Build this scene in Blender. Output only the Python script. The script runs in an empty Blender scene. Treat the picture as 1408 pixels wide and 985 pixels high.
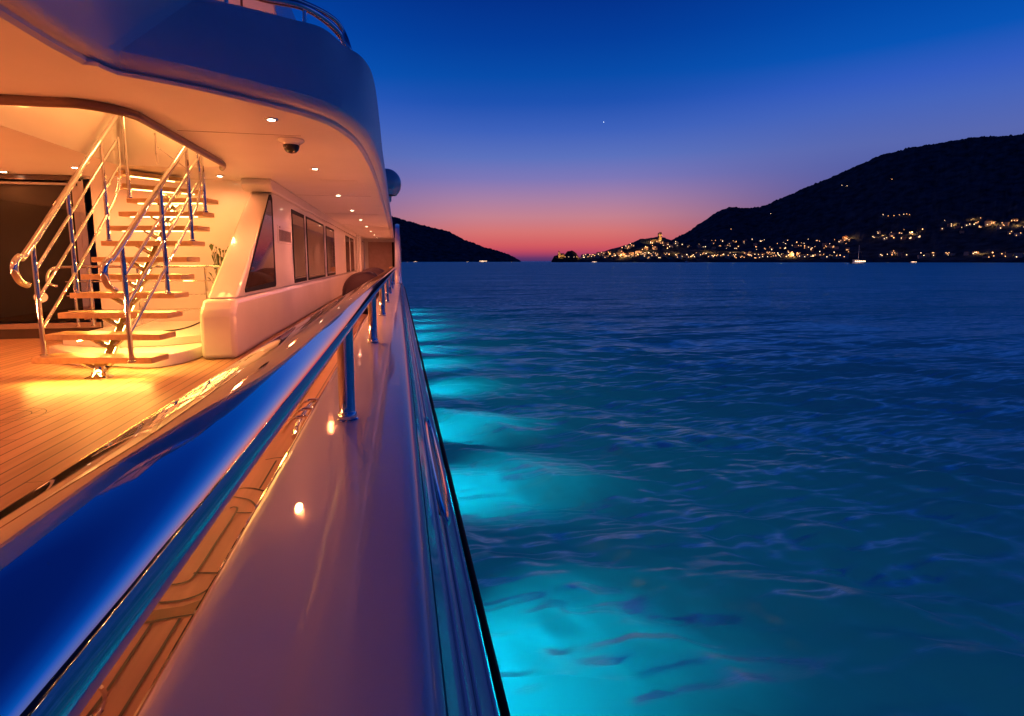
import bpy, bmesh, math, random
import numpy as np
from mathutils import Vector, Matrix, noise
from mathutils.geometry import tessellate_polygon
random.seed(7)
R = math.radians
H = 3.05                      # eye height above the water; design heights below are relative to the eye
C = bpy.context.scene.collection
sc = bpy.context.scene

# ---------------------------------------------------------------- camera maths
F = 740.0; PIT = math.atan(0.123)
TH = math.atan(156/F*math.cos(PIT))
_c, _s, _cp, _sp = math.cos(TH), math.sin(TH), math.cos(PIT), math.sin(PIT)
FW = Vector((_s*_cp, _c*_cp, -_sp)); RT = Vector((_c, -_s, 0)); UP = Vector((_s*_sp, _c*_sp, _cp))
CY = 359.5 + F*math.tan(PIT)
def ray(px, py): return FW + RT*((px-704)/F) - UP*((py-CY)/F)
def U(px, py, X=None, Y=None, Z=None):
    """point of the place seen at a photo pixel on the plane X=, Y= or Z= (eye-relative)"""
    d = ray(px, py)
    k = X/d.x if X is not None else (Y/d.y if Y is not None else Z/d.z)
    return d*k
def far(px, py, D): return ray(px, py)*D

# ---------------------------------------------------------------- materials
def nodes(name):
    m = bpy.data.materials.new(name); m.use_nodes = True
    nt = m.node_tree; return m, nt, nt.nodes['Principled BSDF']
def lnk(nt, a, b): nt.links.new(a, b)
def N(nt, t, **kw):
    n = nt.nodes.new(t)
    for k, v in kw.items():
        if k in n.inputs: n.inputs[k].default_value = v
        else: setattr(n, k, v)
    return n
def tex(nt, scale, detail=4, stretch=None, obj=False):
    tc = nt.nodes.new('ShaderNodeNewGeometry')
    mp = N(nt, 'ShaderNodeMapping'); mp.inputs['Scale'].default_value = stretch or (1, 1, 1)
    lnk(nt, tc.outputs['Position'], mp.inputs['Vector'])
    n = N(nt, 'ShaderNodeTexNoise'); n.inputs['Scale'].default_value = scale; n.inputs['Detail'].default_value = detail
    lnk(nt, mp.outputs[0], n.inputs['Vector']); return n
def plain(name, col, rough=.4, metal=0, coat=0, bump=0, bscale=3, var=.06, spec=.5, stretch=None, rvar=.04):
    m, nt, p = nodes(name)
    p.inputs['Roughness'].default_value = rough; p.inputs['Metallic'].default_value = metal
    p.inputs['Coat Weight'].default_value = coat; p.inputs['Coat Roughness'].default_value = .03
    p.inputs['Specular IOR Level'].default_value = spec
    n = tex(nt, bscale*1.7, 5, stretch)
    cr = N(nt, 'ShaderNodeValToRGB')
    cr.color_ramp.elements[0].color = (*[c*(1-var*2) for c in col], 1); cr.color_ramp.elements[1].color = (*[min(1, c*(1+var)) for c in col], 1)
    cr.color_ramp.elements[0].position = .3; cr.color_ramp.elements[1].position = .7
    lnk(nt, n.outputs['Fac'], cr.inputs[0]); lnk(nt, cr.outputs[0], p.inputs['Base Color'])
    mr = N(nt, 'ShaderNodeMapRange'); mr.inputs['To Min'].default_value = max(0.01, rough-rvar); mr.inputs['To Max'].default_value = rough+rvar
    lnk(nt, n.outputs['Fac'], mr.inputs[0]); lnk(nt, mr.outputs[0], p.inputs['Roughness'])
    if coat:
        n3 = tex(nt, 5.5, 8); m3 = N(nt, 'ShaderNodeMapRange'); m3.inputs[1].default_value = .42; m3.inputs[2].default_value = .75; m3.inputs['To Min'].default_value = .015; m3.inputs['To Max'].default_value = .16
        lnk(nt, n3.outputs['Fac'], m3.inputs[0]); lnk(nt, m3.outputs[0], p.inputs['Coat Roughness'])
    if bump:
        n2 = tex(nt, bscale, 2, stretch); b = N(nt, 'ShaderNodeBump'); b.inputs['Strength'].default_value = bump; b.inputs['Distance'].default_value = .02
        lnk(nt, n2.outputs['Fac'], b.inputs['Height']); lnk(nt, b.outputs[0], p.inputs['Normal'])
        if coat: lnk(nt, b.outputs[0], p.inputs['Coat Normal'])
    return m
def glow(name, col, s):
    m, nt, p = nodes(name)
    p.inputs['Base Color'].default_value = (.8, .8, .8, 1)
    p.inputs['Emission Color'].default_value = (*col, 1); p.inputs['Emission Strength'].default_value = s
    return m
M = {}
M['gel'] = plain('white_gelcoat', (.78, .78, .77), .38, coat=.8, bump=.05, bscale=1.2, var=.02, spec=.2)
M['hull'] = plain('white_hull_paint', (.74, .74, .76), .30, coat=.8, bump=.04, bscale=.8, var=.02)
M['ceil'] = plain('white_ceiling_lacquer', (.80, .79, .77), .45, coat=.10, bump=.03, bscale=1.0, var=.02)
M['satin'] = plain('satin_white_paint', (.76, .76, .77), .42, bump=.03, bscale=.8, var=.02, spec=.35)
M['chrome'] = plain('polished_steel', (.82, .83, .85), .045, metal=1, var=.02, bump=.015, bscale=9, rvar=.02)
M['rail'] = plain('mirror_steel', (.86, .87, .90), .035, metal=1, var=.015, bump=.012, bscale=4, rvar=.015)
M['black'] = plain('black_rubber', (.006, .006, .007), .6, spec=.1)
M['joint'] = plain('grey_joint', (.18, .13, .12), .5)
M['dark'] = plain('dark_trim', (.06, .04, .035), .25)
M['fender'] = plain('dark_fender_cover', (.045, .02, .025), .75, bump=.2, bscale=40)
M['blind'] = plain('tinted_window_blind', (.035, .022, .018), .03, spec=.45, var=.15, stretch=(.2, .2, 3))
M['glass'] = plain('dark_window_glass', (.005, .005, .004), .02, spec=.4, var=.02, rvar=.005)
M['rimwood'] = plain('varnished_molding', (.15, .085, .075), .3, coat=.3, stretch=(1, 1, 6), var=.03)
M['green'] = plain('plant_leaf', (.05, .10, .03), .5, var=.3)
M['pot'] = plain('pale_pot', (.45, .4, .33), .5)
M['caulk'] = plain('black_caulking', (.015, .011, .009), .5)
M['lens'] = glow('lamp_lens', (1, .72, .45), 40)
M['led'] = glow('led_strip', (1, .62, .24), 8)
M['star'] = glow('star_glow', (.9, .95, 1), 3)

def teak(name, seams=True, base=(.36, .215, .12)):
    m, nt, p = nodes(name)
    geo = nt.nodes.new('ShaderNodeNewGeometry')
    sep = N(nt, 'ShaderNodeSeparateXYZ'); lnk(nt, geo.outputs['Position'], sep.inputs[0])
    g = tex(nt, 22, 6, (1, .05, 1)); g2 = tex(nt, 1.7, 3)
    def math_(op, a, b=None, c=None):
        n = nt.nodes.new('ShaderNodeMath'); n.operation = op
        for i, v in enumerate((a, b, c)):
            if v is None: continue
            if isinstance(v, (int, float)): n.inputs[i].default_value = v
            else: lnk(nt, v, n.inputs[i])
        return n.outputs[0]
    W = .104
    xs = math_('DIVIDE', sep.outputs[0], W)
    plank = math_('FLOOR', xs)
    wn = N(nt, 'ShaderNodeTexWhiteNoise', noise_dimensions='1D'); lnk(nt, plank, wn.inputs['W'])
    # butt joints: each plank has its own offset along its length
    ys = math_('ADD', math_('DIVIDE', sep.outputs[1], 2.6), math_('MULTIPLY', wn.outputs['Value'], 7))
    idx = math_('ADD', math_('MULTIPLY', plank, 13.7), math_('FLOOR', ys))
    wn2 = N(nt, 'ShaderNodeTexWhiteNoise', noise_dimensions='1D'); lnk(nt, idx, wn2.inputs['W'])
    cr = N(nt, 'ShaderNodeValToRGB'); e = cr.color_ramp.elements
    e[0].position = .25; e[0].color = (*[c*.66 for c in base], 1); e[1].position = .75; e[1].color = (*[min(1, c*1.22) for c in base], 1)
    mixv = math_('ADD', math_('MULTIPLY', g.outputs['Fac'], .55), math_('ADD', math_('MULTIPLY', wn2.outputs['Value'], .26 if seams else 0), math_('MULTIPLY', g2.outputs['Fac'], .3 if seams else .4)))
    lnk(nt, mixv, cr.inputs[0]); col = cr.outputs[0]
    if seams:
        fx = math_('FRACT', xs); d1 = math_('LESS_THAN', math_('ABSOLUTE', math_('SUBTRACT', fx, .5)), .5-.05)
        fy = math_('FRACT', ys); d2 = math_('GREATER_THAN', fy, .0022)
        keep = math_('MULTIPLY', d1, d2)
        mx = N(nt, 'ShaderNodeMix', data_type='RGBA'); mx.inputs[6].default_value = (.02, .014, .01, 1)
        lnk(nt, keep, mx.inputs[0]); lnk(nt, col, mx.inputs[7]); col = mx.outputs[2]
        b = N(nt, 'ShaderNodeBump'); b.inputs['Strength'].default_value = .35; b.inputs['Distance'].default_value = .003
        lnk(nt, math_('ADD', keep, math_('MULTIPLY', g.outputs['Fac'], .3)), b.inputs['Height']); lnk(nt, b.outputs[0], p.inputs['Normal'])
    lnk(nt, col, p.inputs['Base Color']); p.inputs['Roughness'].default_value = .42
    return m
M['teak'] = teak('teak_planking'); M['teakp'] = teak('teak_board', False, (.52, .31, .18)); M['teakd'] = teak('oiled_teak_board', False, (.20, .095, .03))
M['tread'] = teak('tread_teak', False, (.60, .42, .21))

def water_mat():
    m = bpy.data.materials.new('sea_water'); m.use_nodes = True; nt = m.node_tree; nt.nodes.clear()
    out = N(nt, 'ShaderNodeOutputMaterial')
    geo = nt.nodes.new('ShaderNodeNewGeometry')
    def wav(sx, sy, rot, scale, det):
        mp = N(nt, 'ShaderNodeMapping'); mp.inputs['Scale'].default_value = (sx, sy, 1); mp.inputs['Rotation'].default_value = (0, 0, R(rot))
        lnk(nt, geo.outputs['Position'], mp.inputs['Vector'])
        n = N(nt, 'ShaderNodeTexNoise'); n.inputs['Scale'].default_value = scale; n.inputs['Detail'].default_value = det; n.inputs['Roughness'].default_value = .62
        n.inputs['Distortion'].default_value = .35
        lnk(nt, mp.outputs[0], n.inputs['Vector']); return n
    a = wav(.42, 1, 26, .38, 4); b = wav(.5, 1, 5, 1.1, 3)
    b1 = N(nt, 'ShaderNodeBump'); b1.inputs['Strength'].default_value = 1; b1.inputs['Distance'].default_value = .42
    lnk(nt, a.outputs['Fac'], b1.inputs['Height'])
    b2 = N(nt, 'ShaderNodeBump'); b2.inputs['Strength'].default_value = 1; b2.inputs['Distance'].default_value = .09
    lnk(nt, b.outputs['Fac'], b2.inputs['Height']); lnk(nt, b1.outputs[0], b2.inputs['Normal'])
    gl = N(nt, 'ShaderNodeBsdfGlossy'); gl.inputs['Roughness'].default_value = .34; gl.inputs['Color'].default_value = (.42, .95, 1, 1)
    lnk(nt, b2.outputs[0], gl.inputs['Normal'])
    a0 = wav(.38, 1, 14, .085, 6)
    b0 = N(nt, 'ShaderNodeBump'); b0.inputs['Strength'].default_value = 1; b0.inputs['Distance'].default_value = 4.6
    a00 = wav(.3, 1, 8, .02, 5)
    b00 = N(nt, 'ShaderNodeBump'); b00.inputs['Strength'].default_value = 1; b00.inputs['Distance'].default_value = 11
    lnk(nt, a00.outputs['Fac'], b00.inputs['Height']); lnk(nt, b00.outputs[0], b0.inputs['Normal'])
    lnk(nt, a0.outputs['Fac'], b0.inputs['Height']); lnk(nt, b0.outputs[0], b1.inputs['Normal'])
    f = wav(.35, 1, 32, 3.6, 4); f2 = N(nt, 'ShaderNodeBump'); f2.inputs['Strength'].default_value = 1; f2.inputs['Distance'].default_value = .016
    lnk(nt, f.outputs['Fac'], f2.inputs['Height']); lnk(nt, b2.outputs[0], f2.inputs['Normal']); lnk(nt, f2.outputs[0], gl.inputs['Normal'])
    tr = N(nt, 'ShaderNodeBsdfTranslucent'); tr.inputs['Color'].default_value = (.05, .62, .66, 1)
    b3 = N(nt, 'ShaderNodeBump'); b3.inputs['Strength'].default_value = .6; b3.inputs['Distance'].default_value = .35
    lnk(nt, a.outputs['Fac'], b3.inputs['Height']); lnk(nt, b3.outputs[0], tr.inputs['Normal'])
    df = N(nt, 'ShaderNodeBsdfDiffuse'); df.inputs['Color'].default_value = (.002, .045, .065, 1)
    add = N(nt, 'ShaderNodeAddShader'); lnk(nt, tr.outputs[0], add.inputs[0]); lnk(nt, df.outputs[0], add.inputs[1])
    fr = N(nt, 'ShaderNodeFresnel'); fr.inputs['IOR'].default_value = 1.33; lnk(nt, f2.outputs[0], fr.inputs['Normal'])
    mx = N(nt, 'ShaderNodeMixShader'); lnk(nt, fr.outputs[0], mx.inputs[0]); lnk(nt, add.outputs[0], mx.inputs[1]); lnk(nt, gl.outputs[0], mx.inputs[2])
    lnk(nt, mx.outputs[0], out.inputs['Surface']); return m
M['water'] = water_mat()
M['hill'] = plain('dark_wooded_hill', (.075, .095, .10), .95, var=.3, bscale=.02, spec=0)
M['rock'] = plain('dark_rock', (.06, .055, .045), .9, var=.3, bscale=.1, spec=0)
M['stone'] = plain('old_stone', (.34, .27, .18), .9, var=.2, bscale=.2, spec=.1)
M['tile'] = plain('roof_tiles', (.10, .05, .035), .9, spec=.1)
for i, c in enumerate([(.38, .30, .22), (.42, .35, .28), (.32, .2, .15), (.3, .28, .27)]): M['plaster%d' % i] = plain('house_plaster', c, .9, spec=.1)
M['win'] = glow('lit_window_warm', (1, .45, .15), 4); M['win2'] = glow('lit_window_amber', (1, .60, .28), 5.5)
M['globe'] = glow('street_lamp_globe', (1, .62, .34), 5); M['globe2'] = glow('street_lamp_globe_orange', (1, .42, .14), 5)
M['foli'] = plain('dark_foliage', (.03, .05, .02), .9, spec=0, var=.4)

# ---------------------------------------------------------------- mesh helpers
OFF = Vector((0, 0, H))
class MB:
    def __init__(s): s.v = []; s.f = []; s.mi = []
    def add(s, vs, fs, mi=0):
        o = len(s.v); s.v += [Vector(v) for v in vs]; s.f += [[i+o for i in f] for f in fs]; s.mi += [mi]*len(fs); return s
    def box(s, x0, x1, y0, y1, z0, z1):
        v = [(x, y, z) for z in (z0, z1) for y in (y0, y1) for x in (x0, x1)]
        return s.add(v, [(0, 2, 3, 1), (4, 5, 7, 6), (0, 1, 5, 4), (2, 6, 7, 3), (0, 4, 6, 2), (1, 3, 7, 5)])
    def prism(s, poly, d):          # poly of 3D points extruded by vector d
        n = len(poly); a = [Vector(p) for p in poly]; b = [p+Vector(d) for p in a]
        fs = [[i, (i+1) % n, n+(i+1) % n, n+i] for i in range(n)]
        tri = tessellate_polygon([a]); fs += [list(t) for t in tri] + [[n+i for i in reversed(t)] for t in tri]
        return s.add(a+b, fs)
    def tube(s, pts, r, seg=12, cap=True, sq=None):
        pts = [Vector(p) for p in pts]; n = len(pts); vs = []; prev = None
        rr = r if isinstance(r, (list, tuple)) else [r]*n
        for i, p in enumerate(pts):
            t = (pts[min(i+1, n-1)]-pts[max(i-1, 0)]).normalized()
            if prev is None:
                up = Vector((0, 0, 1)) if abs(t.z) < .95 else Vector((0, 1, 0))
                a = t.cross(up).normalized()
            else: a = (prev - t*prev.dot(t)).normalized()
            prev = a; b = t.cross(a)
            for k in range(seg):
                q = 2*math.pi*k/seg; ca, sa = math.cos(q), math.sin(q)
                if sq: ca *= sq[0]; sa *= sq[1]
                vs.append(p + (a*ca + b*sa)*rr[i])
        fs = [[i*seg+k, i*seg+(k+1) % seg, (i+1)*seg+(k+1) % seg, (i+1)*seg+k] for i in range(n-1) for k in range(seg)]
        if cap: fs += [list(range(seg))[::-1], [(n-1)*seg+k for k in range(seg)]]
        return s.add(vs, fs)
    def lathe(s, c, prof, seg=24, axis='Z'):
        c = Vector(c); vs = []
        for r, h in prof:
            for k in range(seg):
                q = 2*math.pi*k/seg; a, b = r*math.cos(q), r*math.sin(q)
                vs.append(c + (Vector((a, b, h)) if axis == 'Z' else Vector((a, h, b)) if axis == 'Y' else Vector((h, a, b))))
        n = len(prof)
        fs = [[i*seg+k, i*seg+(k+1) % seg, (i+1)*seg+(k+1) % seg, (i+1)*seg+k] for i in range(n-1) for k in range(seg)]
        return s.add(vs, fs)
    def loft(s, rows, close=False):
        n = len(rows[0]); vs = [p for r in rows for p in r]
        m = n if close else n-1
        fs = [[i*n+k, i*n+(k+1) % n, (i+1)*n+(k+1) % n, (i+1)*n+k] for i in range(len(rows)-1) for k in range(m)]
        return s.add(vs, fs)
    def build(s, name, mat, parent=None, smooth=True, bevel=0, ang=35, off=OFF):
        me = bpy.data.meshes.new(name)
        me.from_pydata([tuple(v+off) for v in s.v], [], s.f)
        bm = bmesh.new(); bm.from_mesh(me); bmesh.ops.remove_doubles(bm, verts=bm.verts, dist=1e-5)
        bmesh.ops.recalc_face_normals(bm, faces=bm.faces); bm.to_mesh(me); bm.free()
        if smooth:
            for p in me.polygons: p.use_smooth = True
            me.set_sharp_from_angle(angle=R(ang))
        for mm in (mat if isinstance(mat, list) else [mat]): me.materials.append(mm)
        o = bpy.data.objects.new(name, me); C.objects.link(o)
        if bevel:
            b = o.modifiers.new('bevel', 'BEVEL'); b.width = bevel; b.segments = 3; b.limit_method = 'ANGLE'; b.angle_limit = R(40)
        if parent: par(o, parent)
        return o
def par(o, p):
    o.parent = p
    def world(q): return q.matrix_basis if q.parent is None else world(q.parent) @ q.matrix_parent_inverse @ q.matrix_basis
    o.matrix_parent_inverse = world(p).inverted()
def empty(name, loc):
    o = bpy.data.objects.new(name, None); C.objects.link(o); o.location = loc; o.empty_display_size = .3; return o
def tag(o, label=None, cat=None, group=None, kind=None):
    if label: o['label'] = label
    if cat: o['category'] = cat
    if group: o['group'] = group
    if kind: o['kind'] = kind
    return o
def cat(pts, n=8):
    p = [Vector(q) for q in pts]; out = []
    for i in range(len(p)-1):
        a, b, c, d = p[max(i-1, 0)], p[i], p[i+1], p[min(i+2, len(p)-1)]
        for k in range(n):
            t = k/n
            out.append(.5*((2*b)+(c-a)*t+(2*a-5*b+4*c-d)*t*t+(3*b-a-3*c+d)*t**3))
    return out+[p[-1]]
def strip(pts, w, z0, th=.002):     # thin flat strip laid along a line
    pts = cat(pts, 6) if len(pts) > 2 else [Vector(p) for p in pts]
    L = []; Rr = []
    for i, p in enumerate(pts):
        t = pts[min(i+1, len(pts)-1)]-pts[max(i-1, 0)]; n = Vector((t.y, -t.x, 0)).normalized()*w/2
        L.append(Vector((p.x, p.y, z0))+n); Rr.append(Vector((p.x, p.y, z0))-n)
    return L, Rr

# ================================================================ THE YACHT
yacht = empty('motor_yacht', (-2.5, 12, 0))
tag(yacht, 'large white motor yacht at anchor with warm lit side deck, steel rail and stair', 'yacht')
def part(mb, name, mat, parent=None, **k): return mb.build(name, mat, parent or yacht, **k)

DK = -1.17; CL = 1.28
# ---- hull: stepped topsides seen from above
prof = [(.052, -.625), (.068, -.70), (.094, -.79), (.099, -.82), (.087, -.835), (.104, -.90), (.142, -.985), (.150, -1.01), (.138, -1.03),
        (.165, -1.13), (.226, -1.215), (.20, -1.26), (.19, -1.36), (.13, -2.2), (.06, -2.9), (-.1, -3.4), (-.6, -3.9)]
def hx(y):            # plan shape: straight run then in to the bow
    return 0 if y < 26 else -((y-26)/26.0)**2*4.2
ys = [-9, -6, -3, -1, 0, 1, 2, 3, 4, 5, 6, 8, 10, 12, 14, 16, 18, 20, 22, 24, 26, 28, 31, 34, 38, 42, 46, 50, 52]
rows = [[Vector((x+hx(y), y, z)) for x, z in prof] for y in ys]
hull = part(MB().loft(rows), 'hull', M['hull'], ang=60)
mb = MB(); mb.tube([(.262+hx(y), y, -1.268) for y in ys], .014, 10)
part(mb, 'rubbing_strake', M['black'])
for mx_, mz in ((.101, -.812), (.152, -1.003), (.226, -1.212)): part(MB().tube([(mx_+hx(y), y, mz) for y in ys], .0065, 8), 'ridge_highlight_bead', M['gel'])  # beads added on the hull ridges to catch light as bright edge lines
# transom and far side so the hull is a closed body
mb = MB(); mb.prism([(-8.2, -9, -.6), (.05, -9, -.6), (.13, -9, -2.2), (-.6, -9, -3.9), (-7.6, -9, -3.9)], (0, .05, 0)); part(mb, 'transom', M['hull'])
mb = MB(); mb.loft([[Vector((-8.2-hx(y)*.9, y, -.6)), Vector((-8.3-hx(y)*.9, y, -2.2)), Vector((-7.6-hx(y)*.8, y, -3.9))] for y in ys]); part(mb, 'port_side', M['hull'])

# ---- bulwark with broad capping, inner face
def zc(y): return -.576
bp = [(-.345, DK), (-.345, -.64), (-.352, -.61), (-.350, -.592), (-.342, -.581), (-.330, -.577), (-.30, -.5758), (-.24, -.5745), (-.16, -.5735), (-.08, -.5735), (-.01, -.5745),
      (.018, -.579), (.038, -.592), (.048, -.610), (.050, -.640)]
ysb = [-9, -4, -2, -1, -.4, 0, .4, .8, 1.2, 1.6, 2, 2.5, 3, 4, 5, 6, 8, 10, 12, 14, 16, 18, 20, 24, 28, 33]
part(MB().loft([[Vector((x+hx(y), y, z)) for x, z in bp] for y in ysb]), 'bulwark', M['gel'], ang=70)
# bright trim along the foot of the bulwark cap
mb = MB(); mb.tube([(-.353, y, -.598) for y in ysb[:-3]], .0055, 8); part(mb, 'cap_trim', M['chrome'])

# ---- freeing port recess in the topsides
fp = MB(); n = 36; ring = []; inner = []; deep = []
for k in range(n):
    q = 2*math.pi*k/n; yy = 2.42+.62*math.cos(q); zz = -.905+.066*math.sin(q)
    xx = .128+(-.905-zz)*.42
    ring.append(Vector((xx+.012, yy, zz))); inner.append(Vector((xx-.002, 2.42+.575*math.cos(q), -.905+.054*math.sin(q)))); deep.append(Vector((xx-.03, 2.42+.53*math.cos(q), -.905+.04*math.sin(q))))
fr_ = part(MB().tube(ring+[ring[0]], .010, 8), 'mooring_port', M['chrome'])
part(MB().add(inner+deep, [[k, (k+1) % n, n+(k+1) % n, n+k] for k in range(n)]+[list(range(n, 2*n))]), 'port_recess', M['dark'], fr_)

# ---- forward closed part of the bulwark rising to the upper deck
top = []; 
for y in (14.5, 15.5, 16.5, 17.5, 18.5, 20, 21, 22, 24, 28, 33):
    t = min(1, max(0, (y-14.5)/7.0)); t = t*t*(3-2*t)
    top.append((y, -.58+t*1.98))
mb = MB()
mb.loft([[Vector((.052, y, -.63)), Vector((.075+.02*(z+.6), y, (z-.6)/2)), Vector((.06, y, z)), Vector((-.02, y, z+.03)), Vector((-.10, y, z)), Vector((-.12, y, -.57))] for y, z in top])
part(mb, 'forward_bulwark', M['gel'], ang=60)

# ---- hand rail and its posts
rp = [(-.19, -5, -.198), (-.212, -2, -.198), (-.219, 0, -.198), (-.217, 2, -.198), (-.210, 3.9, -.197), (-.195, 5.8, -.195), (-.180, 7.7, -.192), (-.165, 9.6, -.190), (-.150, 11.4, -.188), (-.13, 13.4, -.187), (-.10, 15.3, -.19)]
rail = part(MB().tube(cat(rp, 14), .070, 56, sq=(1.0, .643)), 'handrail', M['rail'], ang=80)
for i, (x, y) in enumerate([(-.196, .08-.2), (-.196, 1.99), (-.191, 3.9), (-.18, 5.82), (-.172, 7.7), (-.16, 9.6), (-.147, 11.44), (-.13, 13.4)]):
    b = part(MB().lathe((x, y, 0), [(0, -.578), (.037, -.578), (.038, -.570), (.032, -.566), (.0335, -.560), (.0335, -.546), (.030, -.543), (.0285, -.538), (.0285, -.245), (.031, -.24), (.031, -.20)], 28), 'rail_post', M['chrome'], ang=50)

# ---- teak deck
part(MB().box(-8.1, -.346, -8.9, 33, DK-.05, DK), 'deck', M['teak'], smooth=False)
zb = DK+.004
mbd = MB().add([(-.905, -2, zb), (-.345, -2, zb), (-.345, 4.6, zb), (-.905, 4.6, zb)], [(0, 1, 2, 3)])
mboard = part(mbd, 'margin_board', M['teakp'], smooth=False)
def D(q): return U(q[0], q[1], Z=zb)
seams = [[(380, 634), (357, 673)], [(365, 633), (385, 630), (405, 634)], [(320, 676), (335, 672), (352, 673), (372, 679)],
         [(318, 684), (328, 685), (344, 689), (353, 700), (350, 715), (331, 750), (305, 789), (298, 802)],
         [(316, 700), (322, 698), (325, 704), (298, 746), (270, 789), (256, 801), (238, 805), (225, 806)],
         [(325, 706), (354, 706)], [(266, 789), (306, 789)],
         [(302, 797), (281, 815), (252, 826), (217, 830), (200, 831)],
         [(284, 840), (270, 845), (228, 852), (196, 858)], [(209, 858), (176, 908), (141, 960), (110, 1000)], [(248, 851), (206, 920), (166, 985), (150, 1010)],
         [(430, 560), (405, 600)]]
for sline in seams:
    L, Rr = strip([D(q) for q in sline], .010, zb+.003)
    n = len(L); part(MB().add(L+Rr, [[i, i+1, n+i+1, n+i] for i in range(n-1)]), 'caulking', M['caulk'], mboard, smooth=False)
ins = [(292, 824), (281, 838), (270, 843), (228, 850), (196, 856), (180, 858), (195, 842), (225, 838), (252, 834), (275, 826)]
mb = MB(); mb.add([D(q)+Vector((0, 0, .0015)) for q in ins], [list(range(len(ins)))])
part(mb, 'dark_board', M['teakd'], mboard, smooth=False)
# oval inlay on the aft deck (far left)
oc = U(2, 573, Z=DK)
for rx in (.30, .20):
    ring = [Vector((oc.x+rx*.9*math.cos(q*math.pi/18), oc.y+rx*.75*math.sin(q*math.pi/18), DK)) for q in range(37)]
    L, Rr = strip(ring, .007, DK+.004); n = len(L); part(MB().add(L+Rr, [[i, i+1, n+i+1, n+i] for i in range(n-1)]), 'deck_inlay', M['caulk'], smooth=False)

# ---- mooring cleat and ring on the deck edge
cb = U(404, 592, Z=DK+.06); cb.x = -.64
mb = MB()
mb.lathe((cb.x, cb.y-.12, DK), [(0, 0), (.045, 0), (.045, .012), (.026, .03), (.024, .14), (.03, .16), (0, .165)], 20)
mb.lathe((cb.x, cb.y+.20, DK), [(0, 0), (.045, 0), (.045, .012), (.026, .03), (.024, .14), (.03, .16), (0, .165)], 20)
mb.tube(cat([(cb.x+.005, cb.y-.34, DK+.12), (cb.x, cb.y-.2, DK+.15), (cb.x, cb.y+.04, DK+.155), (cb.x, cb.y+.28, DK+.15), (cb.x+.005, cb.y+.42, DK+.12)], 6), .021, 12)
part(mb, 'mooring_cleat', M['chrome'])
for dy in (-.16, .02, .26):
    part(MB().tube(cat([(cb.x-.10, cb.y+dy, DK+.10), (cb.x-.02, cb.y+dy-.045, DK+.20), (cb.x+.09, cb.y+dy-.02, DK+.19), (cb.x+.13, cb.y+dy+.03, DK+.10)], 6), .009, 8), 'fairlead', M['chrome'])
rc = U(122, 968, Z=DK+.08)
mb = MB(); mb.tube([rc+Vector((.028*math.sin(q*math.pi/12), .018*math.sin(q*math.pi/12), .045*math.cos(q*math.pi/12))) for q in range(25)], .006, 8)
mb.lathe((rc.x, rc.y, DK), [(0, 0), (.03, 0), (.03, .01), (.008, .015), (.006, .045)], 12)
part(mb, 'pad_eye', M['chrome'])

# ---- side of the deckhouse with its raked aft end
XW = -1.95
mb = MB()
def P_(y, z, x=XW): return Vector((x, y, z))
fin = [P_(7.12, -.45), P_(33, -.45), P_(33, 1.10), P_(9.45, 1.10)]
mb.prism(fin, (-.34, 0, 0)); part(mb, 'deckhouse_side', M['gel'], bevel=.03)
mb = MB(); mb.prism([P_(6.94, DK, XW+.02), P_(33, DK, XW+.02), P_(33, -.452, XW+.02), P_(7.09, -.452, XW+.02), P_(6.93, -.60, XW+.02)], (-.40, 0, 0)); part(mb, 'deckhouse_plinth', M['gel'], bevel=.06)
mb = MB(); mb.prism([P_(9.30, 1.103, XW+.035), P_(33, 1.103, XW+.035), P_(33, CL, XW+.035), P_(9.22, CL, XW+.035), P_(9.16, 1.18, XW+.035)], (-.44, 0, 0)); part(mb, 'deckhouse_header', M['gel'], bevel=.02)
# windows in that side
def window(yz, inset, mat, name='window'):
    c = sum((Vector((0, a, b)) for a, b in yz), Vector())/len(yz)
    outer = [Vector((XW+.004, a, b)) for a, b in yz]
    inn = [Vector((XW+.010, a, b))+(Vector((0, c.y-a, c.z-b))).normalized()*inset*1.25 for a, b in yz]
    n = len(yz)
    m1 = MB()
    o2 = [p+Vector((.014, 0, 0)) for p in outer]
    m1.add(outer+o2+inn, [[i, (i+1) % n, n+(i+1) % n, n+i] for i in range(n)]+[[n+i, n+(i+1) % n, 2*n+(i+1) % n, 2*n+i] for i in range(n)])
    fr = part(m1, name, M['black'])
    part(MB().add(inn, [list(range(n))]), 'pane', mat, fr, smooth=False)
    return fr
window([(7.5, -.40), (9.22, -.40), (9.26, -.36), (9.30, .98), (9.24, 1.04), (9.12, 1.02), (9.05, .96), (7.49, -.36)], .08, M['blind'])
for a, b, m in ((10.9, 12.25, 'glass'), (12.52, 15.3, 'blind'), (15.8, 17.7, 'blind'), (21.5, 22.9, 'glass'), (23.6, 25.1, 'blind')):
    window([(a, -.41), (b, -.41), (b, .97), (a, .97)], .085, M[m])
# louvred plate between the first windows
gr = part(MB().box(XW, XW+.012, 9.62, 10.78, .30, .60), 'vent_plate', M['gel'], bevel=.004)
for i in range(9): part(MB().box(XW+.0135, XW+.018, 9.70+i*.115, 9.775+i*.115, .34, .53), 'louvre', M['joint'], gr, smooth=False)
part(MB().box(XW+.0135, XW+.018, 9.74, 9.80, .555, .585), 'badge', M['joint'], gr, smooth=False)
# pilasters further forward
for y0, y1 in ((26.4, 26.9), (28.3, 29.4)):
    part(MB().box(XW, XW+.10, y0, y1, DK+.02, CL-.02), 'pilaster', M['gel'], bevel=.03)
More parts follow.
